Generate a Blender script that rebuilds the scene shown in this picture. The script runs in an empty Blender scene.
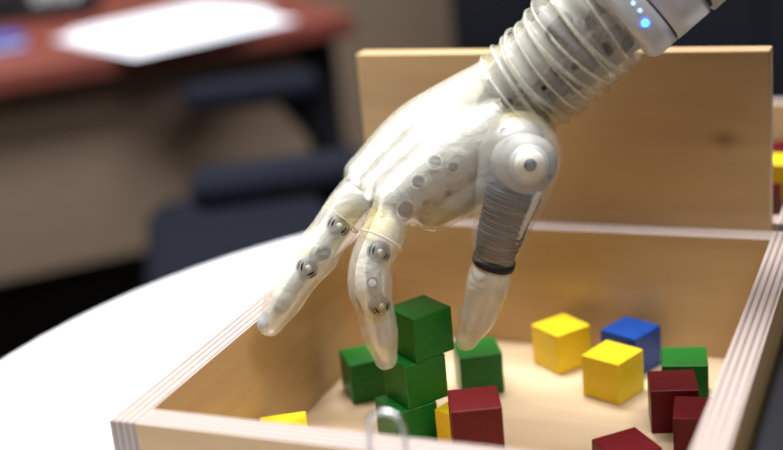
import bpy, bmesh, math, random
from mathutils import Vector, Matrix, noise
from mathutils.bvhtree import BVHTree
random.seed(4)
S=0.01
C=bpy.context.collection
bpy.context.scene.view_settings.view_transform='Standard'
# ------------------------------------------------------------------ materials
def newmat(name):
    m=bpy.data.materials.new(name);m.use_nodes=True
    nt=m.node_tree;b=nt.nodes["Principled BSDF"];return m,nt,b
def plain(name,col,rough=.5,metal=0,bump=0,bscale=200,var=0.0,coat=0,emit=0,spec=.5):
    m,nt,b=newmat(name);N=nt.nodes;L=nt.links
    b.inputs["Base Color"].default_value=(*col,1);b.inputs["Roughness"].default_value=rough;b.inputs["Metallic"].default_value=metal
    b.inputs["Coat Weight"].default_value=coat;b.inputs["Specular IOR Level"].default_value=spec
    if emit:
        b.inputs["Emission Color"].default_value=(*col,1);b.inputs["Emission Strength"].default_value=emit
    if bump or var:
        tc=N.new("ShaderNodeTexCoord");n=N.new("ShaderNodeTexNoise");n.inputs["Scale"].default_value=bscale;n.inputs["Detail"].default_value=4
        L.new(tc.outputs["Object"],n.inputs["Vector"])
        if bump:
            bp=N.new("ShaderNodeBump");bp.inputs["Strength"].default_value=bump;bp.inputs["Distance"].default_value=.001
            L.new(n.outputs["Fac"],bp.inputs["Height"]);L.new(bp.outputs["Normal"],b.inputs["Normal"])
        if var:
            r=N.new("ShaderNodeValToRGB");r.color_ramp.elements[0].position=.3;r.color_ramp.elements[1].position=.7
            r.color_ramp.elements[0].color=(*[max(0,c*(1-var)) for c in col],1);r.color_ramp.elements[1].color=(*[min(1,c*(1+var)) for c in col],1)
            L.new(n.outputs["Fac"],r.inputs["Fac"]);L.new(r.outputs["Color"],b.inputs["Base Color"])
    return m
def wood(name,c1,c2,stretch=(4,4,60),rough=.5,knot=None,bump=.05):
    m,nt,b=newmat(name);N=nt.nodes;L=nt.links
    tc=N.new("ShaderNodeTexCoord");mp=N.new("ShaderNodeMapping");mp.inputs["Scale"].default_value=stretch
    L.new(tc.outputs["Object"],mp.inputs["Vector"])
    n=N.new("ShaderNodeTexNoise");n.inputs["Scale"].default_value=1.6;n.inputs["Detail"].default_value=6;n.inputs["Distortion"].default_value=.8
    L.new(mp.outputs["Vector"],n.inputs["Vector"])
    r=N.new("ShaderNodeValToRGB");r.color_ramp.elements[0].position=.32;r.color_ramp.elements[1].position=.68
    r.color_ramp.elements[0].color=(*c1,1);r.color_ramp.elements[1].color=(*c2,1)
    L.new(n.outputs["Fac"],r.inputs["Fac"]);col=r.outputs["Color"]
    if knot:
        d=N.new("ShaderNodeVectorMath");d.operation='SUBTRACT';d.inputs[1].default_value=knot;L.new(tc.outputs["Object"],d.inputs[0])
        d2=N.new("ShaderNodeVectorMath");d2.operation='MULTIPLY';d2.inputs[1].default_value=(1,0,1.6);L.new(d.outputs[0],d2.inputs[0])
        ln=N.new("ShaderNodeVectorMath");ln.operation='LENGTH';L.new(d2.outputs[0],ln.inputs[0])
        kr=N.new("ShaderNodeValToRGB");kr.color_ramp.elements[0].position=.002;kr.color_ramp.elements[1].position=.012
        kr.color_ramp.elements[0].color=(.45,.42,.4,1);kr.color_ramp.elements[1].color=(1,1,1,1)
        e=kr.color_ramp.elements.new(.005);e.color=(.8,.74,.68,1)
        L.new(ln.outputs["Value"],kr.inputs["Fac"])
        mx=N.new("ShaderNodeMix");mx.data_type='RGBA';mx.blend_type='MULTIPLY';mx.inputs[0].default_value=1
        L.new(col,mx.inputs[6]);L.new(kr.outputs["Color"],mx.inputs[7]);col=mx.outputs[2]
    L.new(col,b.inputs["Base Color"]);b.inputs["Roughness"].default_value=rough
    bp=N.new("ShaderNodeBump");bp.inputs["Strength"].default_value=bump;bp.inputs["Distance"].default_value=.0005
    L.new(n.outputs["Fac"],bp.inputs["Height"]);L.new(bp.outputs["Normal"],b.inputs["Normal"])
    return m
def ply(name,axis,period=.0036,off=0):
    m,nt,b=newmat(name);N=nt.nodes;L=nt.links
    tc=N.new("ShaderNodeTexCoord");sp=N.new("ShaderNodeSeparateXYZ");L.new(tc.outputs["Object"],sp.inputs[0])
    a=N.new("ShaderNodeMath");a.operation='ADD';a.inputs[1].default_value=off;L.new(sp.outputs[axis],a.inputs[0])
    mu=N.new("ShaderNodeMath");mu.operation='MULTIPLY';mu.inputs[1].default_value=2*math.pi/period;L.new(a.outputs[0],mu.inputs[0])
    si=N.new("ShaderNodeMath");si.operation='SINE';L.new(mu.outputs[0],si.inputs[0])
    r=N.new("ShaderNodeValToRGB");r.color_ramp.elements[0].position=0;r.color_ramp.elements[1].position=.6
    r.color_ramp.elements[0].color=(.13,.085,.075,1);r.color_ramp.elements[1].color=(.44,.36,.32,1)
    ad=N.new("ShaderNodeMath");ad.operation='MULTIPLY_ADD';ad.inputs[1].default_value=.5;ad.inputs[2].default_value=.5;L.new(si.outputs[0],ad.inputs[0])
    L.new(ad.outputs[0],r.inputs["Fac"])
    n=N.new("ShaderNodeTexNoise");n.inputs["Scale"].default_value=120;L.new(tc.outputs["Object"],n.inputs["Vector"])
    ns=N.new("ShaderNodeMath");ns.operation='MULTIPLY';ns.inputs[1].default_value=.45;L.new(n.outputs["Fac"],ns.inputs[0])
    mx=N.new("ShaderNodeMix");mx.data_type='RGBA';mx.blend_type='MIX'
    mx.inputs[7].default_value=(.42,.335,.295,1);L.new(r.outputs["Color"],mx.inputs[6]);L.new(ns.outputs[0],mx.inputs[0])
    L.new(mx.outputs[2],b.inputs["Base Color"]);b.inputs["Roughness"].default_value=.5
    return m
def glove(name,alpha,col,stains=(),rough=.32,bump=.25,coat=.7):
    m,nt,b=newmat(name);N=nt.nodes;L=nt.links
    tc=N.new("ShaderNodeTexCoord")
    n=N.new("ShaderNodeTexNoise");n.inputs["Scale"].default_value=70;n.inputs["Detail"].default_value=5;n.inputs["Distortion"].default_value=1.2
    L.new(tc.outputs["Object"],n.inputs["Vector"])
    r=N.new("ShaderNodeValToRGB");r.color_ramp.elements[0].position=.35;r.color_ramp.elements[1].position=.65
    r.color_ramp.elements[0].color=(*[c*.85 for c in col],1);r.color_ramp.elements[1].color=(*col,1)
    L.new(n.outputs["Fac"],r.inputs["Fac"]);c=r.outputs["Color"];fac=None
    for (p,rad,sc) in stains:
        d=N.new("ShaderNodeVectorMath");d.operation='DISTANCE';d.inputs[1].default_value=[q*S for q in p];L.new(tc.outputs["Object"],d.inputs[0])
        wob=N.new("ShaderNodeMath");wob.operation='MULTIPLY_ADD';wob.inputs[1].default_value=.012;L.new(n.outputs["Fac"],wob.inputs[0]);L.new(d.outputs["Value"],wob.inputs[2])
        mr=N.new("ShaderNodeMapRange");mr.inputs[1].default_value=rad*S*.4+.006;mr.inputs[2].default_value=rad*S+.006;mr.inputs[3].default_value=.9;mr.inputs[4].default_value=0
        L.new(wob.outputs[0],mr.inputs[0])
        mx=N.new("ShaderNodeMix");mx.data_type='RGBA';mx.inputs[7].default_value=(*sc,1)
        L.new(mr.outputs[0],mx.inputs[0]);L.new(c,mx.inputs[6]);c=mx.outputs[2]
    L.new(c,b.inputs["Base Color"]);b.inputs["Roughness"].default_value=rough;b.inputs["Coat Weight"].default_value=coat;b.inputs["Coat Roughness"].default_value=.12
    bp=N.new("ShaderNodeBump");bp.inputs["Strength"].default_value=bump;bp.inputs["Distance"].default_value=.003
    n2=N.new("ShaderNodeTexNoise");n2.inputs["Scale"].default_value=55;n2.inputs["Detail"].default_value=3;n2.inputs["Distortion"].default_value=2
    L.new(tc.outputs["Object"],n2.inputs["Vector"]);L.new(n2.outputs["Fac"],bp.inputs["Height"]);L.new(bp.outputs["Normal"],b.inputs["Normal"])
    tr=N.new("ShaderNodeBsdfTransparent");tr.inputs[0].default_value=(1,.99,.96,1)
    ms=N.new("ShaderNodeMixShader");ms.inputs[0].default_value=alpha
    L.new(b.outputs[0],ms.inputs[1]);L.new(tr.outputs[0],ms.inputs[2]);L.new(ms.outputs[0],N["Material Output"].inputs[0])
    return m
# ------------------------------------------------------------------ mesh builder (cm)
class MB:
    def __init__(s):s.v=[];s.f=[];s.m=[];s.sm=[]
    def add(s,v,f,m=0,smooth=False):
        o=len(s.v);s.v+= [Vector(q) for q in v]
        for i,q in enumerate(f):
            s.f.append([o+k for k in q]);s.m.append(m[i] if isinstance(m,(list,tuple)) else m);s.sm.append(smooth)
    def box(s,lo,hi,m=0,M=None):
        x0,y0,z0=lo;x1,y1,z1=hi
        v=[(x0,y0,z0),(x1,y0,z0),(x1,y1,z0),(x0,y1,z0),(x0,y0,z1),(x1,y0,z1),(x1,y1,z1),(x0,y1,z1)]
        if M is not None:v=[M@Vector(q) for q in v]
        s.add(v,[(0,3,2,1),(4,5,6,7),(0,1,5,4),(1,2,6,5),(2,3,7,6),(3,0,4,7)],m)
    def bbox(s,lo,hi,bev=.2,m=0,M=None,seg=2,smooth=False):
        bm=bmesh.new();bmesh.ops.create_cube(bm,size=1)
        for v in bm.verts:
            v.co=Vector([(lo[i]+hi[i])/2+v.co[i]*(hi[i]-lo[i]) for i in range(3)])
        bmesh.ops.bevel(bm,geom=bm.edges[:],offset=bev,segments=seg,affect='EDGES',profile=.5)
        bm.verts.index_update()
        v=[(M@q.co) if M is not None else q.co.copy() for q in bm.verts];f=[[q.index for q in fc.verts] for fc in bm.faces]
        s.add(v,f,m,smooth);bm.free()
    def tube(s,pts,rad,m=0,seg=20,sub=6,flat=1.0,up=None,cap=True,round_end=True):
        P,R=spline(pts,rad,sub)
        if round_end:
            t=(P[-1]-P[-2]).normalized();r=R[-1];p0=P[-1].copy()
            for a in (25,50,70,84):
                P.append(p0+t*r*math.sin(math.radians(a)));R.append(r*math.cos(math.radians(a)))
        n=None;o=[]
        for i,p in enumerate(P):
            t=(P[min(i+1,len(P)-1)]-P[max(i-1,0)]).normalized()
            if n is None:
                n=up if up is not None else (Vector((0,0,1)) if abs(t.z)<.9 else Vector((1,0,0)))
            n=(n-t*n.dot(t)).normalized();b=t.cross(n)
            o.append([p+(n*math.cos(2*math.pi*k/seg)*flat+b*math.sin(2*math.pi*k/seg))*R[i] for k in range(seg)])
        v=[q for r in o for q in r];f=[]
        for i in range(len(o)-1):
            for k in range(seg):
                a=i*seg+k;b_=i*seg+(k+1)%seg;f.append((a,b_,b_+seg,a+seg))
        if cap:
            f.append(tuple(range(seg))[::-1]);f.append(tuple((len(o)-1)*seg+k for k in range(seg)))
        s.add(v,f,m,True)
    def cyl(s,a,b,r,r2=None,m=0,seg=32):
        s.tube([a,b],[r,r if r2 is None else r2],m,seg,1,round_end=False)
    def obj(s,name,mats,origin=(0,0,0),parent=None,loc=None):
        me=bpy.data.meshes.new(name);og=Vector(origin)
        me.from_pydata([(q-og)*S for q in s.v],[],s.f)
        for m in mats:me.materials.append(m)
        for i,p in enumerate(me.polygons):p.material_index=s.m[i];p.use_smooth=s.sm[i]
        me.update();ob=bpy.data.objects.new(name,me);C.objects.link(ob);ob.location=(og if loc is None else Vector(loc))*S
        if parent:ob.parent=parent
        return ob
def spline(pts,rad,sub):
    pts=[Vector(p) for p in pts];P=[];R=[]
    n=len(pts)
    for i in range(n-1):
        p0=pts[max(i-1,0)];p1=pts[i];p2=pts[i+1];p3=pts[min(i+2,n-1)]
        for k in range(sub):
            t=k/sub
            P.append(.5*((2*p1)+(p2-p0)*t+(2*p0-5*p1+4*p2-p3)*t*t+(3*p1-p0-3*p2+p3)*t**3))
            R.append(rad[i]+(rad[i+1]-rad[i])*(t*t*(3-2*t)))
    P.append(pts[-1]);R.append(rad[-1]);return P,R
def empty(name,loc):
    e=bpy.data.objects.new(name,None);e.empty_display_size=.05;e.location=Vector(loc)*S;C.objects.link(e);return e
def Rz(a,p=(0,0,0)):return Matrix.Translation(p)@Matrix.Rotation(math.radians(a),4,'Z')
# ------------------------------------------------------------------ palette
M_birch_in=wood("birch_inside",(.47,.305,.14),(.58,.39,.195),(3,3,22))
M_floorw=wood("birch_floor",(.60,.43,.255),(.73,.545,.345),(2.5,22,3))
M_part=wood("birch_partition",(.43,.275,.13),(.53,.35,.17),(3,3,18),knot=(0,0,0))
M_plyx=ply("plywood_edge_x","X");M_plyy=ply("plywood_edge_y","Y")
M_green=plain("green_paint",(.006,.135,.014),.35,bump=.1,bscale=300,var=.12,spec=.35)
M_yellow=plain("yellow_paint",(.82,.57,.015),.4,bump=.1,bscale=300,var=.04,spec=.3)
M_red=plain("dark_red_paint",(.088,.002,.005),.4,bump=.1,bscale=300,var=.1,spec=.2)
M_blue=plain("blue_paint",(.003,.05,.27),.35,bump=.1,bscale=300,var=.08,spec=.3)
M_white=plain("white_laminate",(.90,.91,.94),.4,bump=.02,bscale=400)
M_steel=plain("brushed_steel",(.62,.62,.63),.25,1)
M_black=plain("black_plastic",(.007,.007,.010),.6,bump=.1,bscale=500,spec=.2)
M_fabric=plain("black_fabric",(.009,.011,.018),.95,bump=.4,bscale=600,var=.2,spec=.1)
M_grey=plain("grey_plastic",(.35,.35,.36),.45)
M_ltgrey=plain("light_grey_plastic",(.54,.55,.58),.4)
M_desk=wood("cherry_desktop",(.12,.022,.014),(.18,.036,.022),(3,20,3),.6)
M_paper=plain("paper",(.87,.90,1.0),.8,var=.03,bscale=30)
M_wall=plain("wall_paint_tan",(.22,.16,.11),.85,bump=.1,bscale=150,var=.04)
M_panel=plain("tan_laminate",(.20,.14,.098),.7,bump=.05,bscale=150,var=.05)
M_base=plain("baseboard_rubber",(.012,.012,.014),.6,bump=.05)
M_carpet=plain("carpet_dark",(.04,.038,.04),.95,bump=.6,bscale=700,var=.35)
M_ceil=plain("ceiling_tile",(.75,.75,.73),.9,bump=.3,bscale=300,var=.04)
M_cab=plain("cabinet_paint",(.008,.010,.015),.6,bump=.05,bscale=200,spec=.15)
M_bluefold=plain("blue_plastic",(.03,.08,.38),.5)
# ------------------------------------------------------------------ room (axes turned 45 degrees to the toy box)
def RM(e1,e2,z=0):
    q=.70710678;return Vector((e1*q-e2*q,e1*q+e2*q,z))
RR=Matrix.Rotation(math.radians(45),4,'Z')
def roombox(name,lo,hi,mat):
    b=MB();b.box(lo,hi,0,RR);return b.obj(name,[mat],RR@Vector([(lo[i]+hi[i])/2 for i in range(3)]))
E1a,E1b,E2a,E2b,HC=-230,340,-190,322,270
roombox("floor",(E1a-10,E2a-10,-10),(E1b+10,E2b+10,0),M_carpet)
roombox("ceiling",(E1a-10,E2a-10,HC),(E1b+10,E2b+10,HC+10),M_ceil)
roombox("wall_back",(E1a,E2b,0),(E1b,E2b+10,HC),M_wall)
roombox("wall_front",(E1a,E2a-10,0),(E1b,E2a,HC),M_wall)
roombox("wall_left",(E1a-10,E2a,0),(E1a,E2b,HC),M_wall)
roombox("wall_right",(E1b,E2a,0),(E1b+10,E2b,HC),M_wall)
roombox("baseboard_back",(E1a,E2b-1.5,0),(E1b,E2b,12),M_base)
roombox("baseboard_right",(E1b-1.5,E2a,0),(E1b,E2b-1.5,12),M_base)
# ------------------------------------------------------------------ round table
TT=74.3
b=MB();cx,cy=-14,64;prof=[(0,TT-3),(44,TT-3),(46.3,TT-2.6),(47,TT-1.5),(46.6,TT-.4),(46,TT-.05),(0,TT)]
seg=96;v=[];f=[]
for r,z in prof:
    for k in range(seg):
        a=2*math.pi*k/seg;v.append((cx+max(r,.01)*math.cos(a),cy+max(r,.01)*math.sin(a),z))
for i in range(len(prof)-1):
    for k in range(seg):
        k2=(k+1)%seg;f.append((i*seg+k,i*seg+k2,(i+1)*seg+k2,(i+1)*seg+k))
b.add(v,f,0,False)
b.cyl((cx,cy,4),(cx,cy,TT-3),3.5,m=1);b.cyl((cx,cy,TT-5),(cx,cy,TT-3),14,m=1)
for k in range(4):
    a=math.radians(45+90*k);d=Vector((math.cos(a),math.sin(a),0))
    b.tube([Vector((cx,cy,7)),Vector((cx,cy,6))+d*16,Vector((cx,cy,3.2))+d*34],[3,2.6,2],1,16,4)
    b.cyl(Vector((cx,cy,0))+d*33,Vector((cx,cy,3))+d*33,2.0,m=2)
b.obj("round_table",[M_white,M_steel,M_black],(cx,cy,0))
# ------------------------------------------------------------------ wooden test box, two compartments hinged together
XL0,XL1,XR0,XR1=-35.5,-34.0,-9.2,-7.7
b=MB();org=Vector((-35.5,45.2,TT))
RIM=83.0
def sidewall(x0,x1,y0,y1,z0,z1): b.box((x0,y0,z0),(x1,y1,z1),[2,2,2,0,2,0])
def crosswall(x0,x1,y0,y1,z0,z1): b.box((x0,y0,z0),(x1,y1,z1),[3,3,0,3,0,3])
def compartment(y0,y1):
    sidewall(XL0,XL1,y0,y1,TT,RIM);sidewall(XR0,XR1,y0,y1,TT,RIM)
    crosswall(XL1,XR0,y0,y0+1.5,TT,RIM-.003);crosswall(XL1,XR0,y1-1.5,y1,TT,RIM-.003)
    b.box((XL1,y0+1.5,TT+.1),(XR0,y1-1.5,75.3),1)
compartment(45.2,74.9);compartment(76.25,105.9)
for x in (-31,-13):
    b.cyl((x-2,75.57,RIM-1.2),(x+2,75.57,RIM-1.2),.33,m=4,seg=14)
b.bbox((-22.6,44.95,77.2),(-19.6,45.25,81.2),.08,4)
b.tube([(-22.1,44.85,79.6),(-21.0,44.7,79.2),(-19.9,44.85,79.6)],[.25,.3,.25],4,12,4)
wp=[(-21.9,44.55,79.4),(-21.92,44.5,82),(-21.9,44.7,84.3),(-21.72,44.78,84.95),(-21.3,44.8,85.15),(-20.9,44.8,85.15),(-20.5,44.78,84.95),(-20.3,44.7,84.3),(-20.3,44.5,82),(-20.3,44.55,79.4)]
b.tube(wp,[.11]*len(wp),4,10,5)
b.obj("wooden_test_box",[M_birch_in,M_floorw,M_plyx,M_plyy,M_steel],org)
b=MB();b.bbox((-34.8,74.92,TT+.4),(-9.4,76.22,93.7),.12,0)
b.obj("wooden_partition_panel",[M_part],(-11.95,74.9,88.5))
# ------------------------------------------------------------------ blocks
def block(name,x,y,lvl,rot,mat,dz=0):
    z=75.3+2.54*lvl+.01*(lvl+1)+dz
    b=MB();b.bbox((-1.27,-1.27,0),(1.27,1.27,2.54),.07,0,seg=3)
    o=b.obj(name,[mat],(0,0,0),loc=(x,y,z));o.rotation_euler[2]=math.radians(rot);return o
G="green_wooden_block";Y="yellow_wooden_block";R="red_wooden_block"
block(G,-26.8,59.6,0,50,M_green);block(G,-26.35,60.2,1,53,M_green);block(G,-26.0,60.7,2,57,M_green)
block(G,-31.5,64.8,0,39,M_green);block(G,-25.15,66.9,0,29,M_green);block(G,-13.2,67.93,0,12,M_green)
block(Y,-21.2,71.0,0,54,M_yellow);block(Y,-17.25,67.7,0,69,M_yellow);block(Y,-23.2,59.6,0,69,M_yellow);block(Y,-32.2,55.5,0,30,M_yellow)
block("blue_wooden_block",-17.0,71.3,0,66,M_blue)
block(R,-13.25,64.8,0,16,M_red);block(R,-11.35,61.9,0,9,M_red);block(R,-14.1,57.4,0,44,M_red)
block(R,-21.3,55.7,0,20,M_red);block(R,-21.3,55.7,1,24,M_red)
b=MB()
for lv in range(3):
    for i in range(8):
        for j in range(8):
            x=-32.2+i*3.02+random.uniform(-.15,.15);y=79.6+j*3.25+random.uniform(-.15,.15)
            if lv==2 and (random.random()<.5 or j>4):continue
            z=75.35+lv*2.57
            b.bbox((-1.27,-1.27,0),(1.27,1.27,2.54),.07,random.choice([0,1,2,3,1,0]),M=Rz(random.uniform(-9,9),(x,y,z)),seg=1)
b.obj("wooden_block_pile",[M_red,M_yellow,M_blue,M_green],(-21,91,75.3))
# ------------------------------------------------------------------ made-up black case in place of the dark, shadowed outer box wall
b=MB();b.bbox((-7.3,34,TT),(12,73,78.3),.8,0,seg=3);b.bbox((-7.3,34,78.45),(12,73,81.9),.8,0,seg=3)
for x in (-3,7):b.bbox((x,33.6,77.2),(x+2.5,34.1,79.6),.15,1)
b.tube([(0,33.9,78),(.3,31.8,78),(4.5,31.8,78),(4.8,33.9,78)],[.5]*4,1,12,5)
b.obj("shadow_standin_case",[M_black,M_grey],(2,53,TT))
# ------------------------------------------------------------------ desk with tan front panel
b=MB()
b.bbox((-150,201,TT-3.5),(74,312,TT),.5,0,RR)
b.bbox((-146,207,40),(66,209.5,TT-3.5),.3,2,RR)
for e1 in (-150,-40,67):
    b.bbox((e1,206,0),(e1+5,211,TT-3.5),.3,1,RR);b.bbox((e1,300,0),(e1+5,305,TT-3.5),.3,1,RR)
cp=[RM(-52,206.6,70),RM(-41,206.4,66),RM(-34,206.4,57),RM(-39,206.4,48),RM(-57,206.6,43)]
b.tube(cp,[.35]*5,1,10,8)
b.obj("cherry_desk",[M_desk,M_black,M_panel],RM(-35,255,0))
b=MB()
u=Vector((16.2,26,0)).normalized();w=Vector((-26,16.2,0)).normalized()
A=Vector((-111.5,163,TT))
def sheet(o,a,b_,rot,z):
    M=Matrix.Translation(o)@Matrix.Rotation(math.atan2(u.y,u.x)+math.radians(rot),4,'Z')
    b.box((0,0,z),(a,b_,z+.08),0,M)
sheet(A,30,21,4,.1);sheet(A+w*9+u*2,29,21,2,.2);sheet(A+w*6+u*1,29,21,9,.35);sheet(A+w*11+u*6,28,20,10,.45)
b.obj("paper_sheets",[M_paper],A+Vector((0,0,.1)))
b=MB();M=Matrix.Translation(Vector((-157,203,TT)))@Matrix.Rotation(.5,4,'Z')
b.bbox((-10,-9,.05),(10,9,3),1,0,M,3);b.bbox((-9,-8,3),(-4,8,6),1.2,0,M,3);b.bbox((-2,-1,2.8),(8,7,4.4),.4,1,M)
for i in range(3):
    for j in range(4):b.bbox((-1+i*3,-7+j*1.4,2.9),(1+i*3,-6+j*1.4,3.4),.1,1,M)
b.obj("desk_phone",[M_black,M_grey],(-157,203,TT))
b=MB();M=Matrix.Translation(Vector((-144,169,TT)))@Matrix.Rotation(.9,4,'Z')
b.box((-6,-4.5,.1),(6,4.5,.5),0,M);b.box((-5.7,-4.2,.5),(5.7,4.2,1.4),1,M);b.box((-6,-4.5,1.4),(6,4.5,1.8),0,M)
b.obj("blue_folder",[M_bluefold,M_paper],(-144,169,TT))
# ------------------------------------------------------------------ office chair
b=MB();ch=Vector((-83,155,0));cr=Matrix.Translation(ch)@Matrix.Rotation(math.radians(32),4,'Z')
b.bbox((-22,-21,44),(20,21,53),4,0,cr,4,True)
def T(p):return cr@Vector(p)
b.tube([T((16,0,46)),T((26,0,48)),T((30,0,57)),T((31,0,70))],[2.5,2.5,2.2,2],1,12,5)
b.bbox((27,-19,62),(32,19,106),2.4,0,cr,4,True)
for sy in (-1,1):
    b.tube([T((8,sy*20,47)),T((10,sy*25,48)),T((8,sy*26,56)),T((2,sy*25,66))],[2.8,2.6,2.4,2.6],1,12,5)
    b.bbox((-14,sy*25-4,64.5),(7,sy*25+4,68.5),1.6,0,cr,3,True)
b.cyl(T((0,0,12)),T((0,0,45)),2.6,m=1);b.cyl(T((0,0,9)),T((0,0,24)),3.6,m=1)
for k in range(5):
    a=2*math.pi*k/5+.3;d=Vector((math.cos(a),math.sin(a),0))
    b.tube([T((0,0,12)),T(Vector((0,0,10))+d*16),T(Vector((0,0,7.5))+d*27)],[3,2.5,1.8],1,12,4)
    p=T(Vector((0,0,2.8))+d*27);s_=T(d)-T((0,0,0));n_=Vector((-s_.y,s_.x,0)).normalized()
    b.cyl(p-n_*2,p+n_*2,2.8,m=1,seg=18)
b.obj("office_chair",[M_fabric,M_black],ch)
# ------------------------------------------------------------------ dark storage cabinet
b=MB();b.bbox((-84,236,0),(22,280,150),.6,0)
for i in range(2):
    x=-83+i*52.5;b.bbox((x,235,4),(x+51.5,236.4,148),.3,0);hx_=x+(48 if i==0 else 3.5);b.cyl((hx_,233.4,75),(hx_,233.4,92),.6,m=1,seg=12)
    for z in (75,92):b.cyl((hx_,233.4,z),(hx_,235.2,z),.5,m=1,seg=12)
b.obj("storage_cabinet",[M_cab,M_steel],(-31,258,0))
# ------------------------------------------------------------------ prosthetic hand + arm
hx=Matrix(((.92145,-.04123,.3863),(.37749,.33006,-.8652),(-.09183,.94306,.3197)))
hand=empty("prosthetic_hand",(-27.04,60.56,87.62));hand.rotation_euler=hx.to_euler()
def lerp(a,b,t):return Vector(a)*(1-t)+Vector(b)*t
metI=[(7.3,6.0,1.2),(3.7,3.5,1.0),(.35,1.15,.7)];metP=[(5.9,7.6,-3),(1.7,5.7,-4.3),(-1.7,2.9,-5.2)]
fingers=dict(
 index=([(.0,.7,.8),(-.45,-.6,1.2),(-1.05,-1.9,1.4),(-1.1,-3.2,1.45),(-.85,-4.4,1.2),(-.62,-5.6,.95),(-.3,-7.0,.5)],[1.1,1.18,1.12,1.2,1.02,1.0,.66]),
 middle=([(-1.6,1.6,-1),(-2.5,.6,-.8),(-3.3,-.5,-.6),(-4.0,-1.5,-.45),(-4.9,-2.7,-.1),(-5.6,-3.8,.1),(-6.4,-5.2,.2)],[1.15,1.2,1.15,1.27,1.08,1.06,.72]),
 ring=([(-1.5,2.2,-3),(-2.6,1.0,-3.4),(-3.6,-.6,-4),(-4.9,-2.5,-4.5),(-5.9,-4.3,-4.5)],[1.1,1.05,1.0,.88,.55]),
 little=([(-1.5,2.8,-5.2),(-2.2,1.6,-5.8),(-3.1,.1,-6.5),(-4.0,-1.5,-7),(-4.8,-2.9,-7)],[.95,.9,.82,.72,.48]))
def handvol(shrink,seg=24,fshrink=None):
    fs=shrink if fshrink is None else fshrink
    b=MB()
    for i in range(4):
        t=i/3;pts=[lerp(metI[k],metP[k],t) for k in range(3)]
        b.tube(pts,[1.75-shrink,(1.8 if i<3 else 1.5)-shrink,(1.3 if i<3 else 1.05)-shrink],0,seg,8)
    for k in (0.17,.5,.83):
        pts=[lerp(metI[j],metP[j],k) for j in range(3)];b.tube(pts,[1.75-shrink,1.68-shrink,1.1-shrink],0,seg,8)
    b.tube([(6.9,5.0,.8),(4.4,2.5,.6),(2.2,.9,.2)],[1.8-shrink,1.6-shrink,1.3-shrink],0,seg,6)
    b.tube([(5.8,5.2,-1.5),(3.2,3.2,-2.4),(.3,1.6,-3)],[1.8-shrink,1.6-shrink,1.2-shrink],0,seg,6)
    b.tube([(8.9,8.7,.6),(7.6,7.6,.2),(6.0,6.3,-.6),(4.5,5.0,-1.4)],[2.6-shrink,2.6-shrink,2.5-shrink,2.1-shrink],0,32,6)
    for n,(p,r) in fingers.items():
        b.tube(p,[q-fs for q in r],0,seg,7)
    return b
def remeshed(b,name,mats,vox,it,parent):
    o=b.obj(name,mats,parent=None)
    m=o.modifiers.new("r",'REMESH');m.mode='VOXEL';m.voxel_size=vox;m.use_smooth_shade=True
    m=o.modifiers.new("s",'SMOOTH');m.iterations=it;m.factor=.6
    dg=bpy.context.evaluated_depsgraph_get();dg.update();me=bpy.data.meshes.new_from_object(o.evaluated_get(dg))
    o.modifiers.clear();o.data=me;me.name=name
    me.materials.clear()
    for q in mats:me.materials.append(q)
    for p in me.polygons:p.use_smooth=True;p.material_index=0
    bv=BVHTree.FromPolygons([v.co.copy() for v in me.vertices],[tuple(p.vertices) for p in me.polygons])
    o.parent=parent;return o,bv
yel=(.76,.62,.18)
M_glove=glove("silicone_glove",.66,(.84,.825,.73),stains=[((-.8,.1,1.8),1.3,yel),((-2.2,.4,0),1.1,yel),((7.2,4.3,2.2),2.2,yel),((2.6,.2,1.2),1.2,yel),((-.7,-4.5,1.8),.8,yel),((5.2,8.6,0),1.5,yel)],rough=.28,bump=.5)
M_gloveT=glove("silicone_glove_thumb",.80,(.80,.80,.77),stains=[((6.4,5.2,2.5),1.8,yel)],rough=.18,bump=.35)
M_tip=glove("silicone_fingertip",.40,(.80,.78,.68),stains=[],bump=.5)
M_sleeve=glove("silicone_sleeve",.70,(.78,.77,.68),stains=[((7.5,5.8,1),2.6,yel)],rough=.22)
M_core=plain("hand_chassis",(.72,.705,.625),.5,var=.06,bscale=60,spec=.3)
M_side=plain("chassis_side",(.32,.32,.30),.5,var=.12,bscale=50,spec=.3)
M_dark=plain("dark_mechanism",(.012,.012,.014),.5,var=.4,bscale=150,spec=.2)
M_mid=plain("grey_mechanism",(.10,.10,.105),.5,var=.3,bscale=100,spec=.3)
M_lt=plain("pale_mechanism",(.50,.50,.49),.45)
gl,bv=remeshed(handvol(0),"glove",[M_glove],.0011,6,hand)
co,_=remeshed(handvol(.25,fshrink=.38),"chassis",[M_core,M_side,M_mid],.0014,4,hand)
me=co.data
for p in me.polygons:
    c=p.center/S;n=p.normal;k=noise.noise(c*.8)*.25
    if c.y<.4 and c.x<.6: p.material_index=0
    elif (n.z+k>.66 and n.y<.68) or n.y<-.25+k: p.material_index=1
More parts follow.
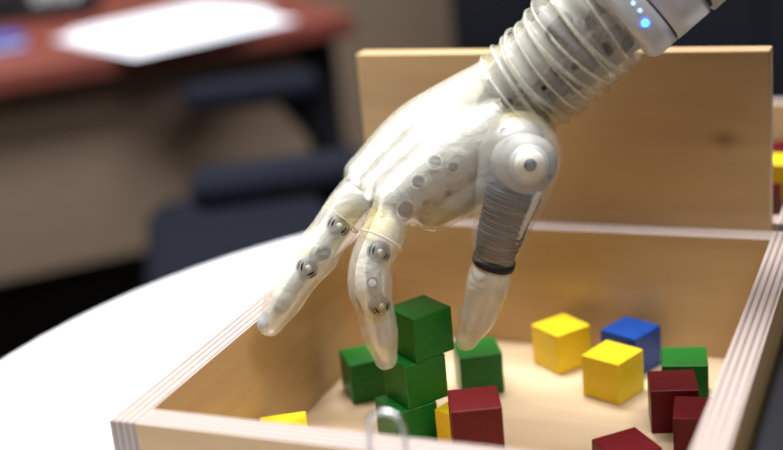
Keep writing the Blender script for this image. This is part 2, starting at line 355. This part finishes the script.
# finger joints and linkages inside the finger shells
b=MB()
for fn in ("index","middle","ring","little"):
    p,rr=fingers[fn];P,Q=spline(p,rr,10);n_=len(P)
    fr=(.28,.62) if fn in("index","middle") else (.3,.65)
    for q_ in fr:
        i=int(q_*(n_-1));t=(P[i+1]-P[i-1]).normalized();ax_=Vector((.35,.2,1));ax_=(ax_-t*ax_.dot(t)).normalized();r=Q[i]
        b.cyl(P[i]-ax_*(r-.12),P[i]+ax_*(r-.12),r*.50,m=1,seg=28)
        b.cyl(P[i]+ax_*(r-.14),P[i]+ax_*(r-.06),r*.36,m=0,seg=24)
        b.cyl(P[i]+ax_*(r-.08),P[i]+ax_*(r-.03),r*.14,m=2,seg=18)
    for a_,c_ in ((.34,.56),(.68,.9)):
        i,j=int(a_*(n_-1)),int(c_*(n_-1));off=Vector((.3,.2,1)).normalized()
        pts=[P[k]+off*(Q[k]*.62) for k in range(i,j+1,2)]
        b.tube(pts,[.36*Q[i]]*len(pts),3,14,2,flat=.8)
b.obj("finger_joints",[M_dark,M_mid,M_lt,M_side],parent=hand)
tp=[(6.5,5.2,2.2),(6.5,3.6,3.1),(6.15,1.9,3.2),(5.6,-.1,2.6),(5.15,-2.1,1.7)];tr=[1.5,2.15,1.95,1.5,1.08]
b=MB();b.tube(tp,tr,0,28,8,flat=.8,round_end=True);thg,bvt=remeshed(b,"thumb_glove",[M_gloveT],.0012,4,hand)
b=MB()
b.tube([(5.3,-1.75,1.75),(5.05,-2.9,1.3),(4.65,-4.5,.5),(4.0,-6.1,-.35)],[1.02,1.16,1.02,.62],0,24,7);tipo,bvtip=remeshed(b,"thumb_tip",[M_tip],.0012,3,hand)
b=MB()
b.tube([(5.2,-2.2,1.6),(4.7,-4.4,.5),(4.2,-5.6,-.1)],[.85,.75,.45],4,16,6)
b.cyl((6.4,3.4,1.6),(6.8,3.0,4.35),1.5,m=4,seg=32)
b.cyl((6.75,3.05,4.2),(6.82,2.98,4.62),1.0,m=3,seg=40)
b.cyl((6.8,3.0,4.5),(6.84,2.96,4.74),.78,m=1,seg=40)
b.cyl((6.8,3.0,4.5),(6.86,2.95,4.84),.32,m=2,seg=24)
P,Q=spline([(6.2,1.7,2.9),(5.7,0,2.5),(5.22,-2,1.75)],[1.45,1.25,.92],14)
for i in range(0,len(P)-1,2):
    b.cyl(P[i],lerp(P[i],P[i+1],.9),Q[i],m=0,seg=26);b.cyl(lerp(P[i],P[i+1],.9),P[min(i+2,len(P)-1)],Q[i]*.93,m=2 if i%4 else 0,seg=26)
b.tube([(7.35,1.7,3.9),(6.75,.2,3.5),(5.9,-1.6,2.5)],[.22,.2,.16],3,10,6)
b.tube([(5.33,-1.7,1.78),(5.25,-2.0,1.64)],[1.13,1.15],0,28,1,round_end=False)
b.tube([(6.3,5.6,1.4),(6.4,4.4,2.3)],[1.0,1.2],3,18,4)
b.obj("thumb_mechanism",[M_dark,M_core,M_mid,M_lt,M_side],parent=hand)
pb=MB()
def patch(x,y,rx,ry=None,m=0,inset=.06,ang=0,tree=bv,hole=0.0,rings=3,seg=22):
    ry=ry or rx;ca,sa=math.cos(math.radians(ang)),math.sin(math.radians(ang));P=[]
    rs=[hole+(1-hole)*k/rings for k in range(rings+1)]
    for rr in rs:
        row=[]
        for k in range(seg):
            a=2*math.pi*k/seg;dx=rx*rr*math.cos(a);dy=ry*rr*math.sin(a)
            px,py=x+dx*ca-dy*sa,y+dx*sa+dy*ca
            h=tree.ray_cast(Vector((px,py,12))*S,Vector((0,0,-1)))
            if h[0] is None:return
            row.append(h[0]/S-h[1]*inset)
        P.append(row)
    z=[q.z for r in P for q in r]
    if max(z)-min(z)>2.2:return
    v=[q for r in P for q in r];f=[]
    for i in range(len(P)-1):
        for k in range(seg):f.append((i*seg+k,i*seg+(k+1)%seg,(i+1)*seg+(k+1)%seg,(i+1)*seg+k))
    pb.add(v,f,m,True)
patch(2.5,1.9,1.7,1.1,4,.2,36,rings=6)
for x,y,r,m in [(1.35,2.25,.32,0),(2.2,3.25,.32,1),(.75,.8,.40,1),(3.15,2.95,.26,0),(1.75,1.1,.2,0),(2.9,1.6,.2,0)]:
    patch(x,y,r,m=m,inset=.04)
    patch(x,y,r*1.35,m=3,inset=.06,hole=.76,rings=1)
for x,y,r,m in [(-3.55,-1.45,.40,0),(-4.6,-2.7,.2,0),(-.98,-2.95,.30,0),(-2.85,-.6,.17,1)]:
    patch(x,y,r,m=m,inset=.04)
patch(-.98,-2.95,.2,m=3,inset=.025)
patch(-6.75,-5.0,.26,.5,2,-.02,-28,rings=3)
patch(-1.05,.25,.2,.4,0,-.01,60)
for (x,y,r,m) in [(5.6,4.7,.18,1),(7.9,2.4,.16,1)]:
    patch(x,y,r,m=m,inset=.02,tree=bvt)
pb.obj("visible_mechanics",[M_dark,M_mid,M_ltgrey,M_lt,M_side],parent=hand)
b=MB()
def ringat(fn,i,r,th):
    p,rr=fingers[fn];P,Q=spline(p,rr,7);t=(P[i+1]-P[i-1]).normalized();n=t.orthogonal().normalized();q=t.cross(n)
    pts=[P[i]+(n*math.cos(2*math.pi*k/32)+q*math.sin(2*math.pi*k/32))*(Q[i]+r) for k in range(33)]
    b.tube(pts,[th]*33,0,8,1,cap=False,round_end=False)
ringat("index",8,-.05,.07);ringat("middle",9,-.07,.06)
b.obj("glove_seams",[M_tip],parent=hand)
# wrinkled sleeve
ax=[(6.3,6.6,.3),(8.3,8.3,1.4),(10.0,10.0,2.2),(11.6,11.5,2.8),(14.5,14.3,3.6)]
P,Rr=spline(ax,[2.6,2.75,2.95,3.1,3.2],16)
P2=[];R2=[];ln=0
for i,p in enumerate(P):
    if i:ln+=(p-P[i-1]).length
    P2.append(p);R2.append(Rr[i]+.06*math.sin(ln*7.3)+.05*math.sin(ln*4.1+1))
sb=MB();sb.tube(P2[:48],R2[:48],0,48,1,round_end=False,cap=False)
nx=.3;ln=0
for i in range(1,47):
    ln+=(P[i]-P[i-1]).length
    if ln>=nx:
        nx+=random.choice([.38,.5,.62,.7]);t=(P[i+1]-P[i-1]).normalized()
        t=(t+Vector((random.uniform(-.15,.15),random.uniform(-.15,.15),random.uniform(-.12,.12)))).normalized()
        n=t.orthogonal().normalized();q=t.cross(n);r=Rr[i]+.08;pts=[]
        ph=random.random()*6;th=random.uniform(.07,.14)
        for k in range(49):
            a=2*math.pi*k/48;rr=r+.05*math.sin(3*a+ph)+.03*math.sin(7*a+ph);pts.append(P[i]+(n*math.cos(a)+q*math.sin(a))*rr)
        sb.tube(pts,[th]*49,0,10,1,round_end=False,cap=False)
sb.obj("wrist_sleeve",[M_sleeve],parent=hand)
b=MB();b.tube(ax,[2.0,2.2,2.45,2.6,2.7],0,32,5,round_end=False)
for k in range(30):
    i=random.randrange(4,44);t=(P[i+1]-P[i-1]).normalized();n=Vector((random.uniform(-.6,.9),random.uniform(-.9,.4),1));n=(n-t*n.dot(t)).normalized()
    r=2.1+.013*i;p=P[i]+n*r;b.tube([p-t*random.uniform(.1,.7),p+t*random.uniform(.1,.7)],[random.uniform(.2,.45)]*2,random.choice([1,1,2]),12,2)
b.obj("wrist_core",[M_side,M_mid,M_dark],parent=hand)
b=MB();A=Vector((11.0,10.9,2.65));D=Vector((.715,.68,.17)).normalized()
b.tube([A,A+D*.25,A+D*.5,A+D*1.5],[3.2,3.42,3.48,3.5],0,64,2,round_end=False)
b.tube([A+D*1.5,A+D*1.62],[3.4,3.4],2,64,1,round_end=False)
b.tube([A+D*1.62,A+D*3.4,A+D*3.6],[3.52,3.6,3.6],0,64,2,round_end=False)
b.tube([A+D*3.5,A+D*3.9],[3.45,3.45],2,64,1,round_end=False)
b.tube([A+D*3.9,A+D*16],[3.7,4.1],1,64,4,round_end=False)
b.tube([A+D*16,A+D*17],[4.1,3.6],2,64,2,round_end=False)
b.obj("forearm_housing",[M_ltgrey,M_grey,M_black],parent=hand)
M_led=plain("blue_indicator",(.02,.12,1),.3,emit=14)
M_ledw=plain("pale_blue_indicator",(.35,.6,1),.3,emit=1.6)
b=MB();n0=Vector((1.05,-1.5,2.9));n0=(n0-D*n0.dot(D)).normalized();q0=D.cross(n0)
for k,(aa,s_,m) in enumerate([(-3,.75,0),(-14,.95,1),(-22,.95,1),(-30,.95,1),(-38,.95,1)]):
    a=math.radians(aa);n=(n0*math.cos(a)+q0*math.sin(a)).normalized();p=A+D*(s_)+n*3.46
    b.cyl(p-n*.05,p+n*.1,.18 if m==0 else .1,m=m,seg=16)
b.obj("indicator_leds",[M_led,M_ledw],parent=hand)
# ------------------------------------------------------------------ stand carrying the arm
b=MB();E=Vector((-27.04,60.56,87.62))+hx@(A+D*17.05)
Dw=hx@D
col=Vector((13,86,TT))
b.cyl(col,col+Vector((0,0,1.2)),9,m=1,seg=48);b.cyl(col,Vector((13,86,118)),1.9,m=1,seg=32)
b.tube([E,E+Dw*3,Vector((9,84,114)),Vector((13,86,114))],[2.4,2.4,2.2,2.6],2,24,6)
b.tube([(13,86,104),(2,86.5,101),(-7,86,96.5),(-12,85,100),(-16,84,105)],[2.2,2.4,2.8,2.6,2.2],0,24,6,flat=.7)
b.tube([(-7,86,97),(-4,86,93),(1,87,89)],[1.8,1.7,1.4],0,20,5)
b.cyl((-8.5,82.5,98),(-8.5,85,98),1.7,m=2,seg=32);b.cyl((-8.5,82.2,98),(-8.5,82.6,98),.6,m=1,seg=20)
b.tube([(-17,82.5,103),(-10,82.4,97.2),(-4,83,92.5),(4,84,88)],[.6]*4,2,12,6)
b.obj("arm_support_stand",[M_ltgrey,M_steel,M_black],col)
# ------------------------------------------------------------------ lights
def area(name,loc,size,power,col=(1,1,1)):
    l=bpy.data.lights.new(name,'AREA');l.shape='RECTANGLE';l.size=size[0];l.size_y=size[1];l.energy=power;l.color=col
    o=bpy.data.objects.new(name,l);o.location=Vector(loc)*S;C.objects.link(o);o.rotation_euler=(0,0,math.radians(45));return o
area("ceiling_light",(-60,90,266),(1.2,.6),90,(.97,.98,1))
area("ceiling_light",(60,10,266),(1.2,.6),30,(.97,.98,1))
area("ceiling_light",(-150,170,266),(1.2,.6),32,(1,.985,.97))
for i,(x,y) in enumerate([(-60,90),(60,10),(-150,170)]):
    b=MB();b.bbox((-64,-34,267.2),(64,34,270),.4,0,Rz(45,(x,y,0)));b.obj("trim_%d"%(i+1),[M_ltgrey],(x,y,268))
w_=bpy.data.worlds.new("world");bpy.context.scene.world=w_;w_.use_nodes=True
w_.node_tree.nodes["Background"].inputs[0].default_value=(.8,.85,1,1);w_.node_tree.nodes["Background"].inputs[1].default_value=.3
# ------------------------------------------------------------------ camera
cd=bpy.data.cameras.new("camera");cam=bpy.data.objects.new("camera",cd);C.objects.link(cam)
cd.sensor_width=36;cd.lens=60.74;cd.clip_start=.02
cam.matrix_world=Matrix.Translation((0,0,1.10))@hx.to_4x4()
cd.dof.use_dof=True;cd.dof.focus_distance=.69;cd.dof.aperture_fstop=3.2
bpy.context.scene.camera=cam
